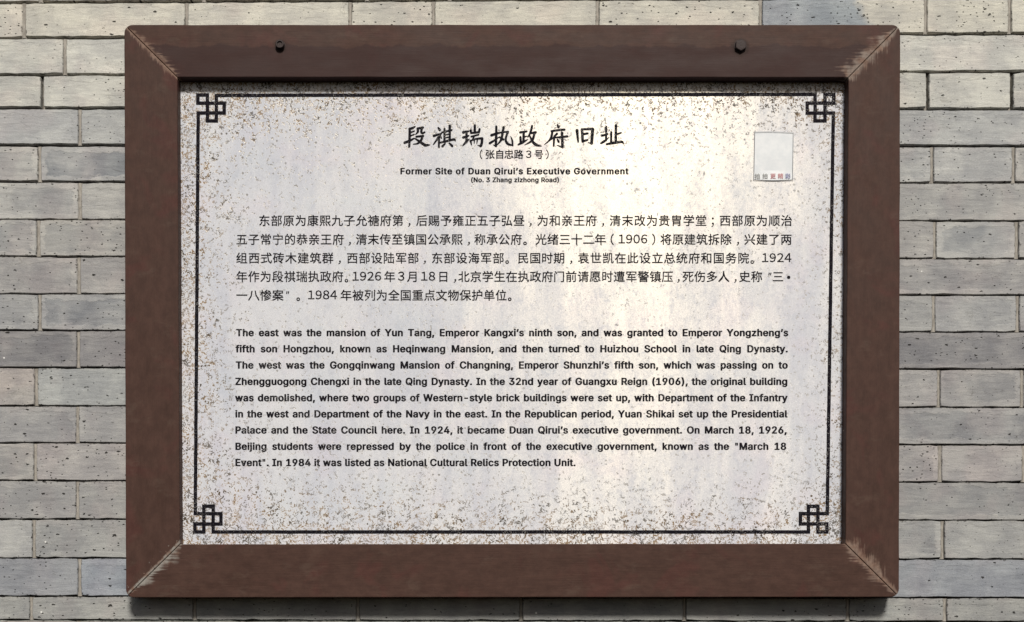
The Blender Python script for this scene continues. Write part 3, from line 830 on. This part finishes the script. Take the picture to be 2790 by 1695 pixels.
# ---- English text: bold sans outlines (units of 1/1000)
GLYPHS = {'"':(321,[[59,314,70,308,135,308,148,318,155,507,142,518,62,518,50,507],
[174,314,185,308,250,308,262,318,270,507,258,518,178,518,165,507]]),'(':(273,[[157,-98,168,-105,242,-105,255,-95,198,47,172,162,172,252,180,308,205,410,255,535,253,543,242,550,170,550,154,538,125,480,100,410,72,280,70,160,85,73,118,-22]]),')':(273,[[19,-98,30,-105,105,-105,118,-96,168,8,200,132,205,222,188,355,152,470,123,531,105,550,30,550,18,540,78,377,102,227,100,157,82,70]]),',':(188,[[19,-123,30,-130,92,-130,103,-123,158,68,153,76,60,80,49,73]]),'-':(453,[[97,184,108,178,345,178,358,188,358,245,345,255,108,255,95,245]]),'.':(188,[[39,9,70,-13,120,-13,138,-3,156,17,158,62,138,86,120,95,82,97,65,93,42,76,30,55,30,28]]),'0':(453,[[92,37,124,9,165,-10,205,-17,268,-15,295,-8,346,22,381,62,395,88,415,145,425,213,425,295,415,363,398,415,368,463,341,491,298,515,260,525,192,525,155,515,117,493,89,468,52,408,30,315,30,192,48,112,69,67],
[179,79,150,125,135,178,130,213,132,318,148,377,169,418,192,438,228,450,276,428,308,373,322,300,320,188,305,130,271,77,242,62,220,60]]),'1':(453,[[59,-3,70,-10,398,-10,410,0,406,61,295,68,295,507,282,518,188,518,65,428,65,358,78,348,103,352,192,415,192,68,62,61]]),'2':(453,[[47,-3,58,-10,398,-10,408,-3,410,57,398,68,183,68,343,239,376,284,395,325,400,397,392,425,371,463,323,503,260,525,178,522,122,501,69,451,50,408,45,377,46,361,58,353,143,357,164,421,186,439,222,450,250,445,283,423,298,395,300,358,283,314,261,282,47,53]]),'3':(453,[[52,52,79,24,140,-8,195,-17,242,-17,288,-10,341,14,388,59,402,85,412,122,410,180,391,226,363,258,338,276,295,295,255,302,391,457,388,513,380,518,62,518,52,511,50,452,62,442,259,442,139,306,138,248,150,238,215,238,266,223,293,198,310,148,305,115,291,89,258,68,228,60,195,62,157,79,144,92,128,136,118,143,38,143,25,132,25,112]]),'4':(453,[[22,102,32,95,260,95,267,-6,350,-10,361,-3,362,93,428,99,432,162,420,172,362,175,362,318,358,323,275,328,264,321,262,173,135,175,326,497,330,505,326,513,238,518,227,511,29,178,20,160]]),'6':(453,[[89,37,119,12,158,-8,205,-17,248,-17,280,-13,326,7,351,24,383,62,405,112,410,153,405,202,388,246,361,281,310,312,275,322,218,326,336,497,340,505,336,513,328,518,234,513,77,278,50,215,42,153,58,85],
[182,74,162,97,148,130,145,172,152,200,167,226,200,250,232,255,258,248,283,228,302,192,308,145,300,115,286,89,255,65,215,60]]),'8':(453,[[59,52,97,17,140,-5,180,-15,250,-17,298,-10,343,9,366,24,401,62,420,112,415,180,386,231,338,266,373,297,390,322,402,370,400,408,376,461,331,501,260,525,178,522,109,493,69,451,50,395,52,350,77,299,114,266,64,228,38,180,32,112,40,85],
[162,79,140,110,135,148,149,186,164,203,205,222,235,225,262,218,296,196,310,172,318,135,312,112,293,82,240,60,200,62],
[174,319,152,368,155,395,172,428,200,445,222,450,252,445,278,431,295,402,300,380,298,358,283,327,271,314,235,300,208,302]]),'9':(453,[[114,-3,125,-10,218,-6,343,177,395,272,410,342,398,418,378,453,348,486,298,515,260,525,192,525,160,518,107,488,77,458,55,420,42,360,45,318,55,282,79,242,109,214,145,195,185,185,235,182,114,8],
[182,269,162,292,148,325,145,363,152,392,172,426,202,445,232,450,258,442,288,416,305,377,308,338,298,302,278,274,240,255,215,255]]),'B':(456,[[42,-3,52,-10,305,-8,376,19,416,57,438,115,432,182,413,221,386,248,353,267,391,294,412,330,418,397,405,438,391,461,353,493,285,518,52,518,42,511],
[146,68,146,219,272,218,303,203,323,181,335,150,335,125,323,97,308,82,262,68],
[146,296,146,442,260,440,298,421,315,387,315,358,291,314,240,295]]),'C':(510,[[94,49,132,19,175,-3,220,-15,292,-17,338,-10,398,17,423,34,463,79,490,140,491,163,480,170,400,170,389,163,361,104,333,82,272,62,220,73,187,92,164,114,140,157,125,215,125,292,138,345,169,401,218,435,252,445,282,445,336,426,366,398,389,344,400,338,488,342,490,368,468,421,453,443,408,486,358,512,320,522,212,522,134,491,107,471,67,426,30,345,20,280,20,227,28,175,42,128,59,94]]),'D':(502,[[42,-3,52,-10,255,-10,302,-3,340,10,391,39,438,89,465,143,478,190,482,240,478,320,465,368,438,421,381,478,320,507,272,518,52,518,42,511],
[146,68,145,440,225,442,298,425,338,393,360,358,375,310,378,218,360,153,323,102,280,78,235,68]]),'E':(419,[[42,-3,52,-10,382,-10,393,-3,395,57,382,68,145,70,146,217,362,218,375,227,375,285,362,295,146,296,146,442,380,442,392,452,388,513,380,518,52,518,42,511]]),'F':(410,[[42,-3,52,-10,132,-10,145,0,146,209,352,210,365,220,365,277,352,288,146,288,146,442,378,442,390,452,386,513,378,518,52,518,42,511]]),'G':(520,[[84,59,117,29,180,-5,242,-17,292,-17,375,3,423,32,453,62,480,105,495,153,498,255,493,261,485,265,275,265,267,261,262,255,267,194,395,188,382,138,358,99,318,73,272,62,215,75,167,112,132,180,122,245,130,320,149,371,184,416,230,440,280,445,333,426,361,401,389,344,400,338,491,342,495,350,490,373,468,421,421,476,391,496,340,518,302,525,228,525,182,515,137,493,79,443,56,409,30,345,20,280,20,227,40,132]]),'H':(517,[[42,-3,52,-10,132,-10,145,0,148,222,372,222,372,0,385,-10,465,-10,476,-3,478,507,473,513,385,518,372,507,370,300,146,301,145,507,132,518,52,518,42,511]]),'I':(300,[[12,-3,22,-10,278,-10,288,-3,286,63,202,70,202,440,286,447,290,452,286,513,278,518,22,518,12,511,14,447,98,440,98,70,14,63]]),'K':(467,[[42,-3,52,-10,132,-10,143,-3,145,162,195,218,357,-6,455,-10,466,-3,458,18,266,288,461,497,465,505,461,513,452,518,347,513,147,298,145,507,132,518,52,518,42,511]]),'M':(628,[[42,-3,52,-10,130,-10,142,0,143,304,267,-3,278,-10,350,-10,365,5,484,309,485,0,498,-10,583,-6,588,0,586,511,575,518,468,518,457,511,315,143,171,511,160,518,44,513,40,507]]),'N':(523,[[42,-3,52,-10,132,-10,145,0,146,347,367,-3,378,-10,470,-10,481,-3,482,507,478,513,392,518,380,507,379,161,158,508,145,518,52,518,42,511]]),'O':(533,[[77,69,114,32,144,12,198,-10,242,-17,312,-15,360,-3,413,27,451,62,476,97,502,160,512,218,512,292,492,379,463,431,421,476,394,494,332,520,230,525,192,518,147,498,84,448,40,375,20,280,20,227,32,155,57,99],
[187,92,152,134,128,200,122,262,138,345,162,391,199,426,252,445,310,438,346,418,368,396,402,325,410,280,410,227,398,167,363,107,312,73,270,62,245,65]]),'P':(445,[[42,-3,52,-10,132,-10,143,-3,146,174,260,175,308,182,373,217,408,259,428,318,425,392,398,451,351,493,280,518,52,518,42,511],
[146,253,146,442,238,442,280,432,298,421,318,390,325,358,320,312,303,279,275,260,242,252]]),'Q':(533,[[77,69,132,19,198,-10,292,-17,348,-8,392,-57,475,-57,486,-51,486,-42,428,37,461,74,495,138,510,195,512,292,492,379,463,431,421,476,394,494,332,520,230,525,192,518,147,498,84,448,40,375,20,280,20,227,32,155,57,99],
[187,92,152,134,128,200,122,262,138,345,162,391,199,426,252,445,310,438,346,418,368,396,402,325,410,280,410,227,398,167,369,116,320,170,229,166,227,154,291,71,288,65,235,68]]),'R':(449,[[42,-3,52,-10,132,-10,143,-3,148,188,232,187,337,-6,435,-10,446,-3,438,21,338,203,376,227,403,257,425,305,430,338,428,387,415,428,396,458,358,491,282,518,52,518,42,511],
[146,266,146,442,258,440,284,432,306,416,322,380,325,338,303,287,285,275,245,265]]),'S':(447,[[49,49,84,17,120,-3,175,-17,238,-20,288,-15,328,-3,363,17,401,52,418,80,428,115,425,175,401,221,373,246,325,272,167,324,149,337,135,368,138,395,152,421,182,440,210,448,240,448,278,436,301,418,319,374,330,368,416,372,420,397,408,435,388,463,361,488,292,520,190,525,138,512,99,493,57,453,32,395,32,350,54,299,82,272,140,240,245,210,298,188,320,165,325,128,313,99,293,79,252,62,208,60,152,82,130,112,123,141,112,148,30,148,18,138,20,112]]),'T':(449,[[174,-3,185,-10,265,-10,278,0,278,440,433,447,438,507,425,518,25,518,12,507,12,452,25,442,172,440]]),'U':(517,[[77,59,127,14,160,-3,218,-17,300,-17,358,-3,398,19,441,59,470,115,478,155,478,507,473,513,385,518,372,507,370,150,353,109,331,84,275,62,242,62,199,77,169,102,148,148,143,511,132,518,52,518,42,511,40,153,50,107]]),'W':(686,[[137,-3,148,-10,238,-10,251,-1,344,334,437,-3,448,-10,546,-6,560,30,688,511,678,518,595,518,584,511,491,161,398,511,388,518,289,513,193,158,101,511,90,518,2,513,0,490]]),'Y':(472,[[184,-3,195,-10,275,-10,286,-3,288,205,468,494,472,502,468,513,460,518,364,513,237,306,108,513,10,518,-1,511,2,497,182,208]]),'Z':(438,[[24,-3,35,-10,408,-10,418,-3,420,57,408,68,148,70,416,457,413,513,405,518,32,518,22,511,20,452,32,442,292,442,24,53]]),'a':(389,[[37,29,62,7,125,-17,198,-17,256,7,270,-10,345,-10,356,-3,355,285,338,331,308,363,250,390,170,395,112,382,72,361,47,338,20,292,32,280,85,265,108,265,147,306,182,320,208,320,243,301,255,270,255,250,235,238,132,225,88,213,47,191,29,173,12,138,10,93,20,55],
[127,69,112,95,112,115,124,138,165,155,254,167,252,115,226,74,175,55]]),'b':(424,[[34,-3,45,-10,120,-10,131,-3,134,12,175,-13,195,-17,262,-17,292,-10,333,12,366,42,395,93,408,140,408,238,392,290,371,328,328,368,270,392,188,392,133,366,132,507,120,518,45,518,32,507],
[177,72,157,94,138,140,132,170,135,227,152,276,177,306,218,320,238,318,263,306,295,262,308,215,302,138,281,89,256,67,212,57]]),'c':(396,[[54,52,109,4,172,-17,242,-17,275,-10,311,7,351,39,378,83,382,97,378,108,315,128,298,128,284,118,261,77,230,60,195,57,169,67,144,89,125,128,118,160,118,215,128,255,149,293,175,312,212,320,242,312,268,291,284,259,295,252,318,252,376,269,380,285,363,321,328,358,262,390,185,395,152,390,107,371,59,331,28,275,15,222,20,125]]),'d':(424,[[59,42,94,9,162,-17,230,-17,255,-10,291,12,294,-3,305,-10,380,-10,391,-3,392,507,388,513,302,518,292,511,289,368,235,392,155,392,97,368,54,328,30,285,18,242,15,153,25,105],
[152,79,128,120,118,160,122,242,139,281,162,306,200,320,230,315,263,291,285,245,292,200,285,132,263,87,230,62,195,57]]),'e':(404,[[64,39,97,12,150,-13,250,-17,318,7,361,42,385,88,370,102,298,115,253,67,228,57,198,57,157,74,142,89,118,148,120,160,378,160,386,164,390,232,382,270,361,318,336,348,268,387,182,395,142,387,102,368,59,331,35,292,20,250,15,153,35,83],
[118,231,139,286,164,308,200,320,238,312,256,301,278,267,288,235,285,230]]),'f':(254,[[62,-3,72,-10,150,-10,162,0,162,315,235,318,248,328,246,383,235,390,163,391,162,432,173,457,185,462,235,460,248,469,262,515,261,526,250,532,218,540,162,540,109,521,77,491,65,468,59,391,0,390,-12,380,-8,322,60,315]]),'g':(425,[[52,-103,84,-131,140,-155,245,-160,298,-148,331,-131,368,-96,385,-65,392,-30,392,380,388,386,305,390,294,383,291,366,238,392,155,392,97,368,54,328,25,272,15,227,18,140,30,97,47,67,82,29,140,0,228,-5,250,0,290,23,292,-5,288,-35,273,-63,245,-80,212,-88,168,-80,147,-68,118,-34,92,-30,34,-64,32,-75],
[152,89,139,104,120,150,118,220,122,242,152,298,188,318,222,318,248,306,280,262,292,210,288,145,263,94,235,75,192,70]]),'h':(410,[[34,-3,45,-10,120,-10,131,-3,135,250,154,293,198,318,222,318,248,306,263,288,275,255,277,-3,288,-10,365,-10,378,0,378,262,365,315,351,341,323,368,268,392,190,392,133,368,132,507,120,518,45,518,32,507]]),'i':(167,[[34,-3,45,-10,120,-10,132,0,132,380,120,390,45,390,32,380],
[29,457,68,432,108,435,138,457,148,483,145,498,138,511,112,530,55,530,39,521,22,498,22,470]]),'j':(167,[[-28,-146,-18,-152,32,-152,62,-145,93,-128,111,-111,128,-80,132,-60,132,380,120,390,45,390,32,380,32,-40,18,-71,-28,-84],
[27,459,58,435,100,432,138,457,145,470,145,498,136,513,112,530,60,532,39,521,22,498,20,478]]),'k':(381,[[34,-3,45,-10,120,-10,131,-3,132,135,150,153,277,-6,378,-10,390,0,223,216,378,374,378,383,368,390,269,386,133,248,132,507,120,518,45,518,32,507]]),'l':(189,[[52,19,77,-1,112,-13,182,-10,200,3,188,58,178,65,145,62,135,78,132,507,120,518,45,518,32,507,32,65]]),'m':(610,[[34,-3,45,-10,120,-10,131,-3,135,260,149,293,164,308,205,320,241,301,255,262,255,0,268,-10,351,-6,355,0,355,257,367,291,382,308,425,320,461,303,475,270,475,0,488,-10,573,-6,578,0,578,270,572,302,558,336,523,373,470,395,382,390,352,376,320,350,291,378,250,395,188,395,135,370,131,383,120,390,37,386,32,380]]),'n':(410,[[34,-3,45,-10,120,-10,131,-3,135,250,154,293,198,318,222,318,248,306,263,288,275,255,277,-3,288,-10,365,-10,376,-3,375,280,358,328,323,368,292,385,250,395,190,392,134,368,131,383,120,390,45,390,34,383]]),'o':(415,[[54,52,109,4,172,-17,268,-13,311,7,351,39,371,67,392,115,400,153,400,222,392,260,373,306,331,356,262,390,185,395,152,390,107,371,59,331,28,275,15,222,20,125],
[162,72,139,97,120,148,118,215,122,240,142,283,157,301,190,318,225,318,258,301,285,262,300,198,292,135,263,79,238,62,195,57]]),'p':(424,[[34,-146,45,-152,120,-152,131,-146,133,12,195,-17,262,-17,326,7,378,59,395,93,408,140,408,238,398,277,376,321,328,368,295,385,252,395,188,392,134,366,131,383,120,390,45,390,34,383],
[177,72,157,94,138,140,132,170,135,227,152,276,177,306,218,320,238,318,263,306,295,262,308,215,302,138,281,89,256,67,212,57]]),'q':(424,[[59,42,94,9,162,-17,230,-17,289,9,292,-146,302,-152,380,-152,391,-146,392,380,388,386,305,390,294,383,291,366,235,392,172,395,130,385,98,369,64,341,30,285,15,225,18,135,30,93],
[152,79,128,120,118,160,122,242,139,281,162,306,200,320,230,315,263,291,285,245,292,200,285,132,263,87,230,62,195,57]]),'r':(259,[[34,-3,45,-10,120,-10,131,-3,135,255,147,283,167,303,198,315,250,312,261,319,258,391,190,395,134,373,120,390,45,390,34,383]]),'s':(365,[[42,34,74,7,110,-10,145,-17,220,-17,291,7,331,42,350,83,350,130,326,176,265,213,144,247,134,257,128,276,144,308,182,322,205,320,228,308,249,274,260,267,282,267,336,282,342,298,335,318,298,363,265,382,232,392,162,395,115,385,77,366,52,343,28,295,28,252,44,214,67,192,100,172,233,133,245,118,248,95,226,67,178,55,137,69,122,87,113,111,102,118,28,105,17,98,15,90]]),'t':(227,[[64,27,89,4,130,-13,210,-13,232,0,221,56,210,62,157,64,145,95,145,315,221,322,225,380,212,390,146,391,145,470,132,480,49,476,44,391,0,390,-12,380,-11,324,0,318,45,315,45,73]]),'u':(410,[[67,29,89,9,152,-15,222,-13,276,12,279,-3,290,-10,365,-10,376,-3,378,380,373,386,288,390,277,383,272,120,246,77,202,60,157,77,135,122,131,383,120,390,45,390,34,383,32,115,42,70]]),'v':(389,[[142,-1,155,-10,235,-10,246,-3,388,365,386,386,298,390,287,383,194,133,103,383,92,390,10,390,-1,383,-2,375]]),'w':(567,[[119,-3,130,-10,208,-10,218,-3,284,224,349,-3,360,-10,446,-6,563,383,552,390,472,390,462,383,398,160,336,383,325,390,237,386,230,377,170,160,106,383,95,390,7,386,2,375]]),'x':(379,[[4,-3,15,-10,108,-6,190,115,269,-6,365,-10,376,-3,366,21,246,191,371,374,368,386,360,390,267,386,192,273,116,386,22,390,12,383,12,372,132,195,4,8]]),'y':(389,[[29,-143,62,-155,130,-152,168,-136,198,-108,225,-60,380,345,390,373,386,386,298,390,287,383,194,133,103,383,92,390,10,390,-1,383,-2,375,142,-1,128,-43,108,-73,92,-80,55,-75,42,-84]]),'z':(380,[[24,-3,35,-10,345,-10,356,-3,358,57,345,68,156,68,348,322,352,330,348,386,340,390,40,390,29,383,28,322,40,312,224,311,27,56]]),'’':(177,[[34,314,45,308,105,308,118,317,170,500,166,513,72,518,62,511,32,332]])}
def latin(ch):
    k = ('L', ch)
    if k not in _cache:
        adv, loops = GLYPHS[ch]
        ls = [[(l[i] / 1000, l[i + 1] / 1000) for i in range(0, len(l), 2)] for l in loops]
        flat = [p for l in ls for p in l]
        # separate islands (i, j, ") are tessellated one by one, holes with their outer loop
        def area(l): return sum(l[i - 1][0] * l[i][1] - l[i][0] * l[i - 1][1] for i in range(len(l)))
        if ch in 'ij"':
            tris, off = [], 0
            for l in ls:
                t = tessellate_polygon([[Vector((*p, 0)) for p in l]])
                tris += [tuple(off + i for i in q) for q in t]; off += len(l)
        else:
            tris = [tuple(q) for q in tessellate_polygon([[Vector((*p, 0)) for p in l] for l in ls])]
        _cache[k] = (adv / 1000, flat, tris)
    return _cache[k]
SPACE = 0.188
def width(s, size, tr):
    return sum((SPACE if c_ == ' ' else latin(c_)[0]) * size + tr for c_ in s)
def typeset(s, x0, x1, base, cap, track=None):
    size = cap / 0.530
    if track is None:
        tr = ((x1 - x0) - width(s, size, 0)) / (len(s) - 1)
        sp = 0
    else:
        tr = track
        sp = ((x1 - x0) - width(s, size, tr)) / max(1, s.count(' '))
    F = Flat(); x = x0
    for c_ in s:
        if c_ == ' ':
            x += SPACE * size + tr + sp; continue
        adv, pts, tris = latin(c_)
        for n_, (dx, dy) in enumerate(((-0.020, 0.004), (0.020, 0.004), (0, 0.012), (0, -0.008)) if c_ != '"' else ((0, 0),)):
            F.tri([(x + (p[0] - 0.03 + dx) * size, base - (p[1] + dy) * size) for p in pts], tris, dd=0.000012 * n_)
        x += adv * size + tr
    F.build('english_text_line', INK, plate)
    return tr
typeset('Former Site of Duan Qirui’s Executive Government', 1091, 1713, 474.6, 17.3)
typeset('(No. 3 Zhang zizhong Road)', 1283, 1525, 496.2, 12.8)
last = 'Event". In 1984 it was listed as National Cultural Relics Protection Unit.'
TRK = typeset(last, 641.5, 1570, 1269.6, 19.4)
for s_, x0, x1, b_ in (
    ('The east was the mansion of Yun Tang, Emperor Kangxi’s ninth son, and was granted to Emperor Yongzheng’s', 644.5, 2150, 915.7),
    ('fifth son Hongzhou, known as Heqinwang Mansion, and then turned to Huizhou School in late Qing Dynasty.', 643.5, 2149, 959.6),
    ('The west was the Gongqinwang Mansion of Changning, Emperor Shunzhi’s fifth son, which was passing on to', 643.5, 2148.5, 1004),
    ('Zhengguogong Chengxi in the late Qing Dynasty. In the 32nd year of Guangxu Reign (1906), the original building', 642, 2148, 1048.6),
    ('was demolished, where two groups of Western-style brick buildings were set up, with Department of the Infantry', 642, 2147.5, 1093),
    ('in the west and Department of the Navy in the east. In the Republican period, Yuan Shikai set up the Presidential', 642, 2147, 1137),
    ('Palace and the State Council here. In 1924, it became Duan Qirui’s executive government. On March 18, 1926,', 641.5, 2146, 1181),
    ('Beijing students were repressed by the police in front of the executive government, known as the "March 18', 641.5, 2145, 1225.4)):
    typeset(s_, x0, x1, b_, 19.4, TRK)

# ------------------------------------------------------------------ sticker (its printed square code is left out)
m = N('white_sticker_paper')
o_ = m.scale(m.obj(), (1 / S, 1 / S, 1 / S))
n = m.noise(o_, 0.05, 3, 0.6)
m.p(Base_Color=m.mix(m.ramp(n, 0.3, 0.7), (0.68, 0.71, 0.74, 1), (0.76, 0.78, 0.80, 1)), Roughness=0.35)
ST = m.m
m = N('sticker_edge_grey'); m.p(Base_Color=(0.30, 0.30, 0.31, 1), Roughness=0.6); SE = m.m
sv, sf = [], []
C4 = [(2056, 359), (2162.5, 361), (2160.5, 490.5), (2053.5, 490.5)]
nx, ny = 8, 10
for j in range(ny + 1):
    for i in range(nx + 1):
        a, b = i / nx, j / ny
        t0 = Vector(C4[0]).lerp(Vector(C4[1]), a); t1 = Vector(C4[3]).lerp(Vector(C4[2]), a)
        p = t0.lerp(t1, b)
        p.y += math.sin(a * math.pi) * (-1.6 * (1 - b) + 1.8 * b * b)
        lift = 0.0009 * max(0, b - 0.8) / 0.2 * math.sin(a * math.pi) ** 2 + 0.0002 * mnoise.noise(Vector((a * 3, b * 3, 1)))
        q = Q(p.x, p.y, PD)
        sv.append((q.x, PD - 0.0006 - lift, q.z))
for j in range(ny):
    for i in range(nx):
        k = j * (nx + 1) + i
        sf.append((k, k + 1, k + nx + 2, k + nx + 1))
me = bpy.data.meshes.new('sticker'); me.from_pydata(sv, [], sf)
bm = bmesh.new(); bm.from_mesh(me)
for f in bm.faces:
    f.normal_update()
    if f.normal.y > 0: f.normal_flip()
r = bmesh.ops.extrude_face_region(bm, geom=bm.faces[:])
for v in [g_ for g_ in r['geom'] if isinstance(g_, bmesh.types.BMVert)]: v.co.y += 0.0003
bmesh.ops.recalc_face_normals(bm, faces=bm.faces)
bm.to_mesh(me); bm.free()
sticker = link('sticker', me, sign, ST, 'small white paper sticker with a curling lower edge')
def flat_mat(name, c_):
    m = N(name); m.p(Base_Color=c_, Roughness=0.5); return m.m
F = Flat(PD - 0.00185)
for i in range(4):
    a, b = Vector(C4[i]), Vector(C4[(i + 1) % 4])
    t = (b - a).normalized(); nn = Vector((-t.y, t.x))
    bow = (-1.6, 0, 1.8, 0)[i]
    pts_ = []
    for k in range(9):
        p = a.lerp(b, k / 8); p.y += math.sin(k / 8 * math.pi) * bow
        pts_ += [tuple(p + nn * 0.2), tuple(p + nn * 1.5)]
    F.tri(pts_, [(2 * k, 2 * k + 1, 2 * k + 3, 2 * k + 2) for k in range(8)], dd=0.00001 * (i % 2))
F.build('sticker_border', SE, sticker)
inks = [flat_mat('sticker_ink_grey', lin(150, 150, 148)), flat_mat('sticker_ink_pink', lin(186, 128, 130)), flat_mat('sticker_ink_blue', lin(140, 140, 176))]
for ch, cx, k in (('拍', 2064, 0), ('拍', 2085, 0), ('更', 2106.4, 1), ('精', 2127, 1), ('彩', 2147, 2)):
    F = Flat(PD - 0.0019)
    put(F, ch, cx, 485.5, 15.5, bold=0.012)
    F.build('caption_character', inks[k], sticker)

# ------------------------------------------------------------------ bolts in the upper board
m = N('oxidised_bolt_steel')
n = m.noise(m.scale(m.obj(), (1 / S, 1 / S, 1 / S)), 0.2, 4, 0.7)
m.p(Base_Color=m.mix(n, (0.020, 0.013, 0.012, 1), (0.062, 0.045, 0.044, 1)), Metallic=0.1, Specular_IOR_Level=0.25, Roughness=0.6, Normal=m.bump(n, 0.6, 0.0008))
BO = m.m
def bolt(px, py, r, tall, rot, hexa):
    c_ = Q(px, py)
    bm = bmesh.new()
    # profile rings: (radius, y) from board surface outward
    seg = 24
    def rad(a, rr):
        if not hexa: return rr
        k = (a + rot) % (math.pi / 3) - math.pi / 6
        return rr * (math.cos(math.pi / 6) / math.cos(k)) * 1.06
    prof = [(r * 1.12, 0.0012), (r * 1.12, -0.0008), (r * 1.02, -0.0010), (r, -0.0012), (r, -tall * 0.86), (r * 0.88, -tall)]
    if hexa: prof += [(r * 0.55, -tall * 1.02)]
    else: prof += [(r * 0.62, -tall), (r * 0.56, -tall * 0.72)]
    rings = []
    for i, (rr, y) in enumerate(prof):
        ring = []
        for s_ in range(seg):
            a = 2 * math.pi * s_ / seg
            q = (rr if i < 3 else rad(a, rr)) * S
            ring.append(bm.verts.new((math.cos(a) * q, y, math.sin(a) * q)))
        rings.append(ring)
    for i in range(len(rings) - 1):
        for s_ in range(seg):
            t = (s_ + 1) % seg
            bm.faces.new((rings[i][s_], rings[i][t], rings[i + 1][t], rings[i + 1][s_]))
    bm.faces.new(rings[-1])
    bmesh.ops.recalc_face_normals(bm, faces=bm.faces)
    me = bpy.data.meshes.new('bolt'); bm.to_mesh(me); bm.free()
    o = link('bolt', me, sign, BO)
    o.location = c_
    return o
bolt(764, 124, 12.0, 0.0075, 0.2, False)
bolt(2017, 126, 15.5, 0.0060, 0.5, True)
